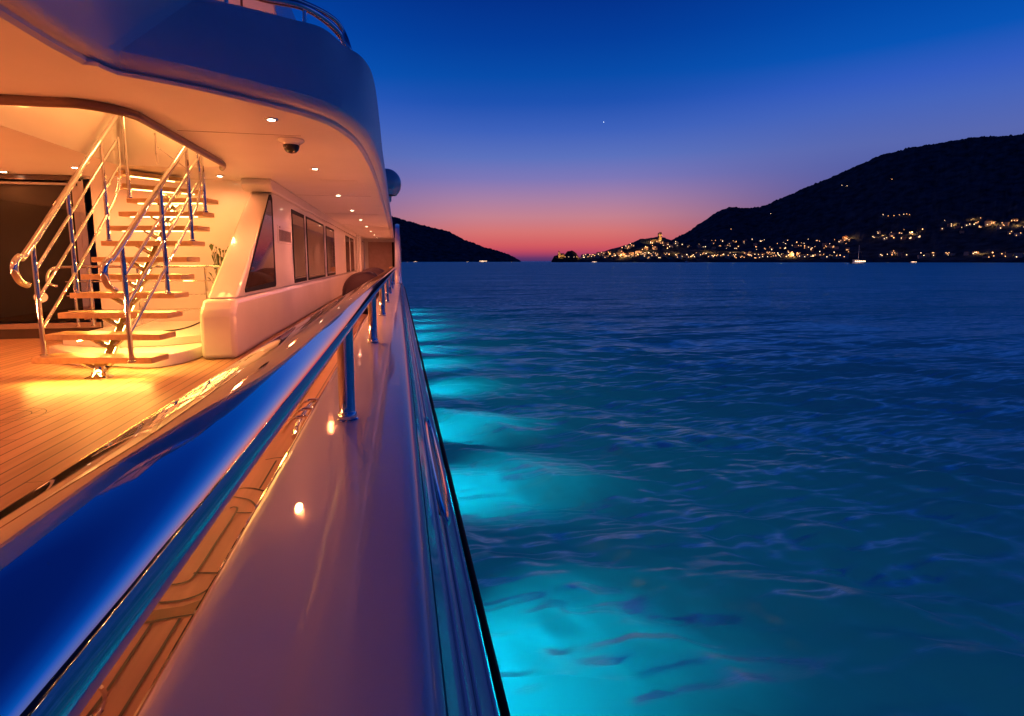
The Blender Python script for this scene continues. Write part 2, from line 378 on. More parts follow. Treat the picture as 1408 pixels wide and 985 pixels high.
# forward end of the side deck
part(MB().box(-1.94, -.12, 33, 33.2, DK, CL+.1), 'end_bulkhead', M['gel'])
dr = part(MB().box(-1.72, -.30, 32.90, 32.985, DK, 1.12), 'side_door', plain('door_panel', (.42, .30, .27), .3))
part(MB().box(-.36, -.24, 32.84, 32.89, DK+.4, 1.12), 'door_frame', M['black'], dr)
part(MB().box(-1.76, -1.73, 32.84, 32.98, DK, 1.16), 'door_post', M['gel'], dr)
part(MB().box(-.55, -.16, 31.9, 32.5, DK, -.32), 'deck_locker', plain('orange_locker', (.7, .42, .22), .4), bevel=.04)

# ---- aft bulkhead of the saloon with dark sliding glass
YB = 9.5
part(MB().box(-4.55, -2.29, YB, YB+.15, DK, 1.30), 'saloon_bulkhead', M['gel'])
part(MB().box(-8.1, -4.56, YB, YB+.15, 1.24, 1.30), 'door_head', M['gel'])
gd = MB(); gd.box(-8.1, -4.72, YB-.035, YB+.05, 1.13, 1.165); gd.box(-4.79, -4.72, YB-.02, YB+.05, -.9, 1.18); gd.box(-6.45, -6.38, YB-.02, YB+.05, -.9, 1.18)
gdo = part(gd, 'sliding_door', M['chrome'])
part(MB().box(-8.1, -4.66, YB-.05, YB-.022, 1.20, 1.275), 'door_track', M['dark'], gdo)
part(MB().box(-8.05, -4.80, YB+.012, YB+.03, -.92, 1.18), 'pane', M['glass'], gdo, smooth=False)
part(MB().box(-4.71, -4.63, YB-.03, YB-.001, -1.0, 1.22), 'door_trim', M['chrome'], gdo)
part(MB().box(-8.1, -4.56, YB-.06, YB+.10, -1.02, -.935), 'door_sill', M['chrome'], gdo)
part(MB().box(-8.1, -4.56, YB-.03, YB+.12, DK, -1.022), 'door_step', M['dark'], gdo)

# ---- ceiling (underside of the upper deck) with the stair opening
def V2(px, py, z): v = U(px, py, Z=z); return v
OUTER = [U(100, 48, Z=1.36), U(132, 67, Z=1.36), U(150, 78, Z=1.36), U(166, 85, Z=1.36), U(232, 98, Z=1.36), U(292, 111, Z=1.36), U(368, 129, Z=1.36), U(430, 145, Z=1.36),
         U(475, 163, Z=1.36), U(506, 190, Z=1.36), U(521, 220, Z=1.36), Vector((-.20, 9.2, 0)), Vector((-.19, 11.5, 0)), Vector((-.19, 15, 0)), Vector((-.20, 20, 0)), Vector((-.21, 26, 0)), Vector((-.22, 33, 0))]
TOP = [Vector((-1.73, 4.9, 0)), Vector((-1.72, 5.2, 0)), Vector((-1.715, 5.42, 0)), U(268, -2, Z=2.3), U(308, 6, Z=2.3), U(350, 16, Z=2.3), U(400, 29, Z=2.3), U(446, 42, Z=2.3),
       U(478, 67, Z=2.3), U(502, 84, Z=2.3), U(515, 115, Z=2.3), Vector((-.25, 9.6, 0)), Vector((-.27, 11.8, 0)), Vector((-.27, 15, 0)), Vector((-.28, 20, 0)), Vector((-.29, 26, 0)), Vector((-.30, 33, 0))]
AFT = [(-1.90, -9+.85*k) for k in range(15)]
def dense(L, z, n=10):
    L = [Vector((q.x, q.y, 0)) for q in L]; hd = [L[a].lerp(L[a+1], b/6) for a in range(3) for b in range(6)]; body = hd+cat(L[3:], n); n0 = len(AFT)
    if z > 2: aft = [Vector((-1.73, -8.6+(4.7+8.6)*k/(n0-1), 0)) for k in range(n0)]
    else: aft = [Vector((x, y, 0)) for x, y in AFT]
    return [Vector((p.x, p.y, z)) for p in aft+body]
Ld = dense(OUTER, 1.36); Td = dense(TOP, 2.3)
def inward(L, d):
    if d > .14:         # the soffit step narrows towards the aft corner
        a = inward(L, .05); b = inward(L, d*.999*0+.139); out = []
        for p, q_, o in zip(a, b, L):
            t = min(1, max(0, (o.x+1.5)/1.1)); t = t*t*(3-2*t)
            if o.y < 4.2: t = .9
            out.append(p.lerp(q_, t)*1.0)
        return out
    out = []
    for i, p in enumerate(L):
        t = L[min(i+1, len(L)-1)]-L[max(i-1, 0)]; t.z = 0; t.normalize()
        out.append(p+Vector((-t.y, t.x, 0))*d)
    return out
r_ = .10
secs = []
step_in = inward(Ld, .16); 
secs.append([Vector((p.x, p.y, CL)) for p in step_in])
secs.append([Vector((p.x, p.y, CL+.022)) for p in [a.lerp(b, .22) for a, b in zip(step_in, Ld)]])
for a in (0, 15, 30, 45, 60, 75, 90):
    row = inward(Ld, r_*(1-math.sin(R(a))))
    secs.append([Vector((p.x, p.y, 1.33+r_*(1-math.cos(R(a))))) for p in row])
for t in (.18, .4, .6, .8, .93, 1):
    secs.append([Vector((a.x+(b.x-a.x)*t**1.0, a.y+(b.y-a.y)*t, 1.43+(2.3-1.43)*t)) for a, b in zip(Ld, Td)])
secs.append([Vector((p.x, p.y, 2.33)) for p in inward(Td, .03)]); secs.append([Vector((p.x, p.y, 2.33)) for p in inward(Td, .10)]); secs.append([Vector((p.x, p.y, 1.72)) for p in inward(Td, .12)])
part(MB().loft(secs), 'upper_bulwark', M['satin'], ang=28)
edge = [Vector((p.x, p.y, CL)) for p in inward(Ld, .16)]
def arc(cx, cy, r, a0, a1, n=8): return [Vector((cx+r*math.cos(R(a0+(a1-a0)*i/n)), cy+r*math.sin(R(a0+(a1-a0)*i/n)), CL)) for i in range(n+1)]
HX0, HX1, HY0, HY1 = -3.66, -2.26, U(70, 136, Z=CL).y, 8.35; print('HY0', HY0)
hole = arc(HX1-.35, HY0+.35, .35, -90, 0)+arc(HX1-.5, HY1-.5, .5, 0, 90)+arc(HX0+.1, HY1-.1, .1, 90, 180)+arc(HX0+.1, HY0+.1, .1, 180, 270)
outer = edge+[Vector((-8.2, 33, CL)), Vector((-8.2, -9, CL))]
tri = tessellate_polygon([outer, hole]); allp = outer+hole
mb = MB(); mb.add(allp, [list(t) for t in tri])
part(mb, 'ceiling', M['ceil'], smooth=False)
mb = MB(); mb.loft([[Vector((p.x, p.y, z)) for p in hole] for z in (CL, CL+.06, 2.1, 3.1)], close=True)
t2 = tessellate_polygon([hole]); mb.add([Vector((p.x, p.y, 3.1)) for p in hole], [list(t) for t in t2])
part(mb, 'stair_well', M['gel'], ang=40)
rim = [Vector((-3.7, HY0-.03, CL-.03)), Vector((-3.2, HY0-.03, CL-.03)), Vector((-2.75, HY0-.03, CL-.03))]+[p+Vector((.0, -.0, -.03)) for p in arc(HX1-.32, HY0+.35, .40, -80, 0)]+[Vector((HX1+.08, y, CL-.03)) for y in (HY0+.9, HY0+1.4, 6.9, 7.3, 7.6)]+[Vector((HX1+.04, 7.9, CL-.03)), Vector((HX1-.04, 8.1, CL-.03))]
part(MB().tube(cat(rim, 3), .044, 12, sq=(.75, 1.0)), 'well_molding', M['rimwood'])
part(MB().box(-8.2, -8.1, -9, 33, DK, CL), 'port_bulwark', M['gel'])
# fine panel joints in the ceiling
for y in (6.05, 11.3, 15.5, 20): part(MB().box(-1.9 if y > 9 else -2.1, -.50 if y > 7 else -.95, y, y+.006, CL-.0035, CL-.001), 'panel_joint', M['joint'], smooth=False)
part(MB().box(-1.18, -.62, 9.15, 9.45, CL-.008, CL-.001), 'ceiling_hatch', M['ceil'], bevel=.003)

# ---- upper deck, its house and its rail
FL = 1.72
mb = MB(); up = inward(Td, .11); poly = [Vector((p.x, p.y, FL)) for p in up]+[Vector((-8.2, 33, FL)), Vector((-8.2, -8.6, FL))]
holeU = [Vector((p.x, p.y, FL)) for p in hole]
mb.add(poly+holeU, [list(t) for t in tessellate_polygon([poly, holeU])]); part(mb, 'upper_deck', M['teak'], smooth=False)
mb = MB(); mb.prism([(-6, 9.0, FL), (-1.42, 9.0, FL), (-1.80, 9.0, 4.6), (-6, 9.0, 4.6)], (0, 24, 0)); uh = part(mb, 'upper_deckhouse', M['gel'], bevel=.03)
part(MB().box(-2.16, -2.13, 8.985, 8.998, FL+.1, 4.5), 'panel_joint', M['dark'], uh)
r1 = cat([U(250, -45, Z=2.55), U(300, -24, Z=2.55), U(359, -3, Z=2.55), U(412, 8, Z=2.55), U(442, 24, Z=2.55), U(466, 46, Z=2.53), U(479, 67, Z=2.38), U(485, 84, Z=2.28)], 6)
r2 = cat([U(340, -26, Z=2.74), U(385, -9, Z=2.74), U(420, 5, Z=2.74), U(447, 18, Z=2.73), U(464, 31, Z=2.69), U(473, 46, Z=2.60), U(479, 62, Z=2.45), U(484, 80, Z=2.30)], 6)
upr = part(MB().tube(r1, .038, 16), 'upper_rail', M['chrome'], ang=80)
part(MB().tube(r2, .026, 14), 'upper_rail', M['chrome'], ang=80)
for px in (308, 420):
    p = min(r1, key=lambda p: abs((704+F*(p.dot(RT)/p.dot(FW)))-px))
    part(MB().tube([Vector((p.x, p.y, 2.30)), Vector((p.x, p.y, 2.55))], .020, 12), 'rail_post', M['chrome'], upr)
# satellite dome on the wing
dc = far(532, 253, 19.0)
sd = part(MB().lathe((dc.x, dc.y, dc.z), [(.50*math.sin(R(a)), .52*math.cos(R(a))) for a in range(0, 150, 10)], 40), 'satellite_dome', M['gel'], ang=80)
part(MB().lathe((dc.x-.1, dc.y, dc.z), [(.26, -.44), (.24, -.62), (0, -.62)], 16), 'dome_base', M['gel'], sd)

# ---- ceiling lights
WARM = (1.0, .245, .072); ROSE = (1.0, .26, .14)
def lamp(kind, name, loc, col, power, parent=yacht, size=.05, spot=None, aim=None, blend=.8):
    l = bpy.data.lights.new(name, kind); l.energy = power; l.color = col
    if kind in ('POINT', 'SPOT'): l.shadow_soft_size = size
    if kind == 'SPOT': l.spot_size = R(spot); l.spot_blend = blend
    o = bpy.data.objects.new(name, l); C.objects.link(o); o.location = Vector(loc)+OFF
    if aim is not None: o.rotation_euler = Vector(aim).to_track_quat('-Z', 'Y').to_euler()
    if parent: par(o, parent)
    return o
sp = [(U(373, 164, Z=CL), WARM, 60), (U(433, 232, Z=CL), WARM, 55)]
y = 11.2
while y < 32: sp.append((Vector((-1.12, y, CL)), ROSE, 55)); y += 3.2
sp += [(U(302, 242, Z=CL), WARM, 14), (U(103, 230, Z=CL), WARM, 55), (U(5, 236, Z=CL), WARM, 55)]
sp += [(Vector((x, yy, CL)), WARM, 60) for x, yy in ((-4.6, 5.0), (-4.6, 2.2), (-4.6, -.6), (-6.6, 5), (-6.6, 2.2), (-6.6, -1))]
for p, col, pw in sp:
    r = part(MB().lathe((p.x, p.y, CL), [(.036, .0), (.034, -.010), (.050, -.012), (.058, -.006), (.060, .001)], 24), 'ceiling_light', M['chrome'])
    part(MB().lathe((p.x, p.y, CL), [(0, -.012), (.02, -.011), (.035, -.006)], 20), 'lens', M['lens'], r)
    lamp('SPOT', 'downlight_lamp', (p.x, p.y, CL-.03), col, pw*3.0, size=.04, spot=165, aim=(0, 0, -1), blend=.9)
for yy in (7.0, 9.0, 11.5, 14, 17, 20, 24, 28):  # unseen fill spots added low inside the bulwark to brighten ceiling and walls
    lamp('SPOT', 'ceiling_fill_lamp', (-.42, yy, -.80), WARM if yy < 10 else ROSE, 75, size=.12, spot=150, aim=(-.6, 0, .9), blend=1)
for yy in (0, 2.5, 5.0, 7.6):  # added port-side fill, out of view, lifts the ceiling from below
    lamp('SPOT', 'ceiling_fill_lamp', (-7.9, yy, -.80), WARM, 520, size=.12, spot=150, aim=(.75, 0, .8), blend=1)
# security camera
q = U(400, 192, Z=CL)
scam = part(MB().lathe((q.x, q.y, CL), [(0, 0), (.13, 0), (.135, -.012), (.12, -.03), (.09, -.045), (.085, -.06)], 32), 'security_camera', M['gel'], ang=30)
part(MB().lathe((q.x, q.y, CL), [(.082, -.05), (.082, -.075), (.07, -.11), (.045, -.135), (0, -.146)], 28), 'camera_dome', plain('smoked_dome', (.02, .018, .015), .03), scam, ang=80)

# ---- the open stair
def tread_line(i):
    if i < 10:
        yf = 6.0+.25*i; z = -.95+.2*i
        return Vector((-3.60, yf+.13, z)), Vector((-2.42-.01*i, yf-.12, z))
    z = -.95+.2*i
    q = {10: ((168, 252), (281, 262)), 11: ((169, 234), (254, 245)), 12: ((158, 214), (244, 230)), 13: ((146, 196), (212, 212))}[i]
    return U(*q[0], Z=z), U(*q[1], Z=z)
mb = MB()
spine = [Vector((-2.98, 6.05, DK)), Vector((-2.98, 6.12, -1.0))]+[(tread_line(i)[0]+tread_line(i)[1])/2+Vector((.03, .12, -.16)) for i in range(0, 11)]
mb.lathe((-2.98, 6.06, DK), [(0, .0), (.12, .0), (.12, .015), (.075, .03), (.06, .06)], 24)
mb.tube(cat(spine, 4), .05, 14)
for i in range(11):
    a, b = tread_line(i); m_ = (a+b)/2
    for sx in (-.17, .17): mb.tube([m_+Vector((.02, .12, -.17)), m_+Vector((sx, .10, -.035))], .026, 10)
stair = part(mb, 'staircase', M['chrome'])
for i in range(14):
    a, b = tread_line(i); d = (b-a).normalized(); n = Vector((-d.y, d.x, 0)).normalized(); w = .27
    t = part(MB().prism([a, b, b+n*w, a+n*w], (0, 0, -.06)), 'tread', M['tread'], stair, bevel=.008)
    if i in (0, 7, 8, 9, 10, 11, 12, 13):
        s0 = a+d*.12+n*.05+Vector((0, 0, -.0625)); s1 = b-d*.12+n*.05+Vector((0, 0, -.0625))
        if i >= 7: part(MB().prism([s0, s1, s1+n*.035, s0+n*.035], (0, 0, -.008)), 'led_strip', M['led'], stair)
def rails(X, topl, bars, posts, rr):
    def pl(pts): return [Vector((X, y, z)) for y, z in pts]
    y0, z0 = topl[0]; y1, z1 = topl[1]; sl = (z1-z0)/(y1-y0)
    top = pl([(y0, z0), (y0+.7, z0+.7*sl), (y0+1.4, z0+1.4*sl), (y1, z1), (y1+.25, z1+.25*sl)])
    loop = pl([(y0-.03, z0-.31), (y0-.13, z0-.27), (y0-.19, z0-.17), (y0-.17, z0-.09), (y0-.10, z0-.035)])
    part(MB().tube(cat(loop+top, 6), rr, 16), 'handrail', M['chrome'], stair, ang=80)
    for b in bars: part(MB().tube(cat(pl(b), 5) if len(b) > 2 else pl(b), .0155, 10), 'guard_bar', M['chrome'], stair, ang=80)
    for y, zt, zb_ in posts:
        m_ = MB().tube(pl([(y, zb_), (y, zt)]), .0215, 12); m_.lathe((X, y, zb_), [(.034, 0), (.034, .012), (.022, .02)], 14)
        part(m_, 'baluster', M['chrome'], stair)
rails(-3.52, [(6.10, .08), (8.04, 1.80)], [[(6.23, -.068), (7.57, 1.11), (8.05, 1.53)], [(6.22, -.36), (8.13, 1.27)], [(6.23, -.66), (6.9, -.109), (7.646, .548), (8.0, .92), (8.1, 1.25), (8.12, 1.6)]],
      [(6.205, .17, -.95), (6.88, .77, -.35), (7.67, 1.46, .25), (8.30, 2.0, .85)], .031)
rails(-2.50, [(5.50, .05), (7.45, 1.40)], [[(5.68, -.12), (6.513, .44), (7.374, 1.02), (7.8, 1.3)], [(5.68, -.39), (7.401, .756), (7.75, 1.0)], [(5.68, -.67), (6.614, -.044), (7.418, .496), (7.76, .80), (7.86, 1.1), (7.80, 1.45)]],
      [(5.66, .16, -.95), (6.60, .80, -.35), (7.44, 1.38, .25), (7.98, 1.6, .65)], .029)
part(MB().tube([U(213, 183, Y=8.2), U(217, 226, Y=8.2)], .014, 8), 'baluster', M['chrome'], stair)
part(MB().tube([U(213, 200, Y=8.3), U(262, 236, Y=8.3)], .007, 8), 'guard_bar', M['chrome'], stair)
part(MB().tube([U(275, 215, Y=8.3), U(278, 255, Y=8.5)], .016, 8), 'baluster', M['chrome'], stair)
# ---- plinth the stair lands beside, and rail round the lower stairwell
pl = [U(60, 508, Z=DK), U(110, 512, Z=DK), U(165, 511, Z=DK), U(215, 508, Z=DK), U(252, 503, Z=DK), U(274, 496, Z=DK)]
pl = [Vector((-4.2, 7.5, DK)), Vector((-3.7, 6.95, DK)), Vector((-3.2, 6.55, DK))]+[U(150, 505, Z=DK), U(205, 507, Z=DK), U(243, 502, Z=DK), U(268, 495, Z=DK), U(282, 489, Z=DK)]
pb = cat(pl, 5)+[Vector((-2.38, 9.4, DK)), Vector((-4.2, 9.4, DK))]
part(MB().prism(pb, (0, 0, .14)), 'stair_plinth', M['gel'], bevel=.03)
co = cat([Vector((-4.1, 7.6, DK+.141)), Vector((-3.4, 7.25, DK+.141)), Vector((-2.85, 7.25, DK+.141)), Vector((-2.45, 7.5, DK+.141))], 5)
part(MB().prism(co+[Vector((-2.42, 9.3, DK+.141)), Vector((-4.1, 9.3, DK+.141))], (0, 0, .10)), 'stair_coaming', M['gel'], bevel=.03)
GY = 8.75
gzt = U(200, 367, Y=GY).z
x0 = U(88, 367, Y=GY).x; x1 = U(302, 367, Y=GY).x
gr_ = part(MB().tube(cat([Vector((x0+.02, GY-.25, gzt-.26)), Vector((x0-.1, GY-.22, gzt-.2)), Vector((x0-.1, GY-.1, gzt-.03)), Vector((x0+.1, GY, gzt)), Vector((-3.6, GY, gzt)), Vector((x1, GY, gzt))], 5), .02, 12), 'stairwell_rail', M['chrome'])
for yy in (387, 406, 426):
    z = U(200, yy, Y=GY).z
    part(MB().tube([Vector((x0, GY, z)), Vector((x1, GY, z))], .0085, 8), 'guard_bar', M['chrome'], gr_)
for px in (101, 122, 190, 283, 300):
    x = U(px, 380, Y=GY).x
    m_ = MB().tube([Vector((x, GY, gzt)), Vector((x, GY, DK+.24))], .017, 10); m_.lathe((x, GY, DK+.24), [(.03, 0), (.03, .012), (.017, .02)], 12)
    part(m_, 'baluster', M['chrome'], gr_)
part(MB().tube(cat([U(105, 470, Y=7.0), U(180, 452, Y=7.4), U(225, 436, Y=8), U(262, 425, Y=8.4)], 6), .013, 8), 'lower_rail_or_reflection', M['chrome'], gr_)
part(MB().tube(cat([U(225, 456, Y=7.3), U(247, 453, Y=7.3), U(262, 449, Y=7.6), U(276, 443, Y=8)], 6), .010, 8), 'lower_rail_or_reflection', M['black'], gr_)  # black tube drawn as the rail's dark reflection on the white coaming

# yellow light of the stair: under the first tread, along the steps and in the well
AMB = (1.0, .50, .09)
uo = lamp('AREA', 'under_step_lamp', (-3.0, 5.92, -1.02), AMB, 15, aim=(0, -.35, -1)); uo.data.shape = 'RECTANGLE'; uo.data.size = 1.1; uo.data.size_y = .06
for i in range(1, 14):
    a, b = tread_line(i); m_ = (a+b)/2; d = (b-a).normalized(); nn = Vector((-d.y, d.x, 0)).normalized()
    uo = lamp('AREA', 'under_step_lamp', m_+nn*.2+Vector((0, 0, -.075)), AMB, 15 if i < 6 else 5, aim=(0, -.25, -1)); uo.data.shape = 'RECTANGLE'; uo.data.size = .9; uo.data.size_y = .04; uo.rotation_euler.z += math.atan2(d.y, d.x)
lamp('POINT', 'well_lamp', (-2.85, 8.0, 2.0), (1, .44, .10), 15, size=.12)
lamp('POINT', 'well_lamp', (-3.0, 6.4, 2.5), WARM, 10, size=.12)
# warm lamps of the upper deck
lamp('POINT', 'upper_deck_lamp', (-2.3, 8.0, 2.95), WARM, 75, size=.15)

# ================================================================ loose things on board
def fender(x, y, r, L, label):
    o = MB().lathe((x, y, DK+r+.005), [(0, 0), (r*.55, .0), (r*.86, .04), (r, .14), (r, L-.14), (r*.86, L-.04), (r*.55, L), (0, L)], 40, 'Y').build('fender', M['fender'], None, ang=60)
    return tag(o, label, 'fender', 'dark round fenders on the side deck')
fender(-.76, 12.2, .47, .9, 'nearer dark round covered fender behind the steel hand rail on the side deck')
fender(-.66, 14.4, .50, .9, 'farther dark round covered fender, half hidden behind the nearer one on the side deck')
def plant(name, base, h, spread, n, label, seed):
    rnd = random.Random(seed); e = empty(name, base+OFF)
    tag(e, label, 'plant')
    MB().lathe(base, [(0, 0), (.10, 0), (.14, .05), (.16, h*.32), (.14, h*.34), (0, h*.33)], 20).build('pot', M['pot'], e)
    mb = MB()
    for i in range(n):
        a = rnd.uniform(0, 6.28); t = rnd.uniform(.1, 1); hh = h*.33+(h*.67)*rnd.uniform(.25, 1)
        p = base+Vector((math.cos(a)*spread*t, math.sin(a)*spread*t, hh)); q = base+Vector((math.cos(a)*spread*t*.2, math.sin(a)*spread*t*.2, h*.33))
        d = (p-q).normalized(); sd = d.cross(Vector((0, 0, 1))).normalized()*rnd.uniform(.012, .03); l = rnd.uniform(.1, .2)
        mb.tube([q, p], .004, 5)
        tip = p+d*l+Vector((0, 0, -.05)); mb.add([p, p+d*l*.5+sd, tip, p+d*l*.5-sd], [(0, 1, 2, 3)])
    mb.build('foliage', M['green'], e)
    return e
pb_ = U(309, 400, Y=9.1)
plant('potted_plant', Vector((pb_.x, 9.1, DK+.242)), 1.15, .22, 60, 'slim potted plant in the gap between stair and raked deckhouse end', 3)
# ================================================================ SEA
rng = np.random.default_rng(5)
py = [620.]; 
while py[-1] > 7: py.append(py[-1]-(1.5 if py[-1] < 420 else 2.0))
rad = [H*F/p for p in py]
rad = [1.2, 2.2, 3.0]+rad
while rad[-1] < 45000: rad.append(rad[-1]*1.25)
az0 = TH
angs = list(np.arange(-180, -42, 6.0))+list(np.arange(-42, 52, .16))+list(np.arange(52, 180, 6.0))
rad = np.array(rad); ang = np.radians(np.array(angs))+az0
RR, AA = np.meshgrid(rad, ang, indexing='ij')
X = RR*np.sin(AA); Y = RR*np.cos(AA); Z = np.zeros_like(X)
dr = np.gradient(rad)[:, None]
base = az0+R(28)
for lam, amp, cnt in ((7.5, .014, 5), (4.6, .015, 7), (2.9, .015, 9), (1.8, .016, 11), (1.15, .015, 13), (.75, .010, 13), (.45, .005, 12)):
    for k in range(cnt):
        l = lam*rng.uniform(.8, 1.25); th = base+rng.normal(0, .38); kx, ky = math.sin(th)*2*math.pi/l, math.cos(th)*2*math.pi/l
        ph = rng.uniform(0, 6.28); warp = .9*np.sin(X*.11+ph)*np.cos(Y*.09-ph)
        fade = np.clip((l/(dr*1.05)-2.0)/2.5, 0, 1)
        s = np.sin(kx*X+ky*Y+ph+warp)
        Z += amp*(1.0/math.sqrt(cnt))*fade*(s+.25*np.cos(2*(kx*X+ky*Y+ph+warp)))*1.7
nr, na = X.shape
verts = np.stack([X, Y, Z], -1).reshape(-1, 3)
i = np.arange(nr-1)[:, None]*na; j = np.arange(na)[None, :]; j2 = (j+1) % na
quads = np.stack([(i+j), (i+j2), (i+na+j2), (i+na+j)], -1).reshape(-1, 4)
me = bpy.data.meshes.new('sea'); 
me.vertices.add(len(verts)+1); me.vertices.foreach_set('co', np.append(verts.ravel(), [0, 0, 0]))
ctr = len(verts); tris = np.stack([np.full(na, ctr), (j2[0]), j[0]], -1)
nl = len(quads)*4+len(tris)*3
me.loops.add(nl); me.loops.foreach_set('vertex_index', np.concatenate([quads.ravel(), tris.ravel()]).astype(np.int32))
me.polygons.add(len(quads)+len(tris))
ls = np.concatenate([np.arange(len(quads))*4, len(quads)*4+np.arange(len(tris))*3]).astype(np.int32)
me.polygons.foreach_set('loop_start', ls)
me.update(calc_edges=True); me.validate()
me.polygons.foreach_set('use_smooth', np.ones(len(me.polygons), dtype=bool))
me.materials.append(M['water'])
sea = bpy.data.objects.new('sea_water', me); C.objects.link(sea); tag(sea, kind='structure')
assert me.polygons[len(me.polygons)//2].normal.z > 0

# lamps under the water line along the hull, with added fills for scattered light
CYAN = (.015, .66, .88)
for k in range(11):
    y = 3.95+3.0*k if k else 3.9
    yy = [3.7, 6.95, 9.75, 12.8, 15.9, 19, 22.1, 25.2, 28.3, 31.4, 34.5][k]
    lamp('SPOT', 'underwater_lamp_or_fill', (.15+hx(yy), yy, -H-1.4), CYAN, (150 if k == 0 else 160), size=.10, spot=76, aim=(1, 0, 1.6), blend=1.0)
    lamp('POINT', 'underwater_lamp_or_fill', (2.2, yy+.3, -H-2.4), (.01, .55, .66), 9, size=.5)  # added fill off the hull, stands for light scattered in the water
for yy in (1, 7, 13, 19, 25): lamp('POINT', 'water_scatter_fill', (4.2, yy, -H-4), (.0, .60, .46), 17, size=1.0)  # deeper fills added for the broad scattered glow, no fittings there

# ================================================================ HILLS
def interp(tab, x):
    for (a, b), (c, d) in zip(tab, tab[1:]):
        if a <= x <= c: return b+(d-b)*(x-a)/(c-a)
    return tab[0][1] if x < tab[0][0] else tab[-1][1]
def fbm(p, o=4): return noise.fractal(p, 1.0, 2.0, o)
class Hill:
    def __init__(s, name, sil, shore, depth, pw=1.25, x0=None, x1=None, step=1.6, rows=46, tree=5, back=.5, mat='hill', seed=0):
        s.sil, s.shore, s.depth, s.pw, s.tree, s.seed = sil, shore, depth, pw, tree, seed
        x0 = sil[0][0] if x0 is None else x0; x1 = sil[-1][0] if x1 is None else x1
        n = int((x1-x0)/step); mb = MB(); g = []
        for r in range(rows+1):
            t = r/rows*(1+back); row = []
            for k in range(n+1): row.append(s.pt(x0+(x1-x0)*k/n, t))
            g.append(row)
        mb.loft(g); s.o = mb.build(name, M[mat], None, ang=180); tag(s.o, kind='structure')
    def pt(s, px, t, bare=False):
        ys_ = interp(s.sil, px); Ds = interp(s.shore, px); Dr = Ds+interp(s.depth, px)
        zr = far(px, ys_, Dr).z; D = Ds+(Dr-Ds)*t
        g = t**s.pw if t <= 1 else 1-(t-1)**1.3*1.2
        b = far(px, 359.5, D); b.z = -H-1.5+(zr+H+1.5)*g
        amp = min(1, g*4)*min(1, max(0, (zr+H))/40)
        nz = fbm(Vector((b.x*.012, b.y*.012, s.seed)), 4)*9*amp*(1 if t < 1 else .5)*(1-abs(2*min(t, 1)-1)**3)
        if not bare: nz += (abs(noise.noise(Vector((b.x*.11, b.y*.11, 3+s.seed))))*s.tree*1.6+noise.noise(Vector((b.x*.045, b.y*.045, 3)))*s.tree)*amp
        b.z += nz; return b
    def at(s, px, y):           # ground point of this slope seen at photo height y
        best = None
        for i in range(120):
            t = i/100; p = s.pt(px, t, True); yy = CY-F*p.dot(UP)/p.dot(FW)
            if best is None or abs(yy-y) < best[0]: best = (abs(yy-y), p)
        return best[1]
right = Hill('mountain', [(800, 356), (880, 345), (905, 338), (922, 331), (945, 319), (962, 306), (985, 291), (1000, 285), (1020, 287), (1040, 286), (1060, 278), (1080, 269), (1110, 256), (1150, 239), (1175, 227), (1200, 216), (1240, 206), (1262, 203), (1300, 196), (1330, 192), (1370, 190), (1408, 187), (1500, 178), (1700, 165), (2100, 200), (2600, 320)],
             [(800, 2100), (900, 2000), (1150, 1700), (1408, 1250), (2600, 1000)], [(800, 300), (950, 800), (1408, 900), (2600, 700)], pw=1.5, tree=5.5, seed=1)
point = Hill('headland', [(792, 357.5), (800, 353), (815, 351), (840, 343), (862, 337), (880, 329), (893, 328), (903, 326), (912, 327), (925, 332), (945, 340), (1000, 346), (1080, 349), (1180, 352), (1200, 356)],
             [(792, 1700), (1200, 1480)], [(792, 60), (850, 130), (905, 220), (1200, 160)], pw=.8, tree=1.6, rows=24, seed=2)
islet = Hill('rocky_point', [(758, 359.5), (762, 352), (767, 351), (776, 351), (780, 346), (786, 345), (792, 348), (797, 356), (800, 359)], [(758, 1750), (800, 1720)], [(758, 40), (800, 60)], pw=.6, tree=1.2, step=.6, rows=16, mat='rock', seed=4)
left = Hill('hill', [(200, 260), (400, 270), (500, 288), (553, 302), (585, 311), (618, 319), (640, 331), (665, 340), (690, 347), (705, 353), (716, 359)], [(200, 2300), (716, 2900)], [(200, 900), (600, 700), (716, 150)], pw=1.1, tree=6, seed=3)

# ================================================================ TOWN
def house(base, w, d, h, az, mat, nwin, label, group, lit='win', roof=True, rnd=random):
    e = empty('house', base+OFF); e.rotation_euler = (0, 0, 0)
    Rm = Matrix.Rotation(az, 4, 'Z')
    def T(v): return base+(Rm @ Vector(v))
    def bx(x0, x1, y0, y1, z0, z1):
        m = MB().box(x0, x1, y0, y1, z0, z1); m.v = [T(v) for v in m.v]; return m
    bx(-w/2, w/2, -d/2, d/2, -4, h).build('wall', mat, e, smooth=False)
    if roof:
        rh = w*.16
        m = MB().prism([T((-w/2-.4, -d/2-.4, h+.01)), T((w/2+.4, -d/2-.4, h+.01)), T((0, -d/2-.4, h+rh))], Rm @ Vector((0, d+.8, 0)))
        m.build('roof', M['tile'], e, smooth=False)
    fl = max(1, int(h//3)); cols = max(1, int(w//3))
    cells = [(c, f) for c in range(cols) for f in range(fl)]; rnd.shuffle(cells)
    for c, f in cells[:nwin]:
        x = -w/2+(c+.5)*w/cols; z = f*3+1.0
        bx(x-.85, x+.85, -d/2-.1, -d/2-.02, z, z+1.7).build('window', M[lit], e, smooth=False)
    return tag(e, label, 'house', group)
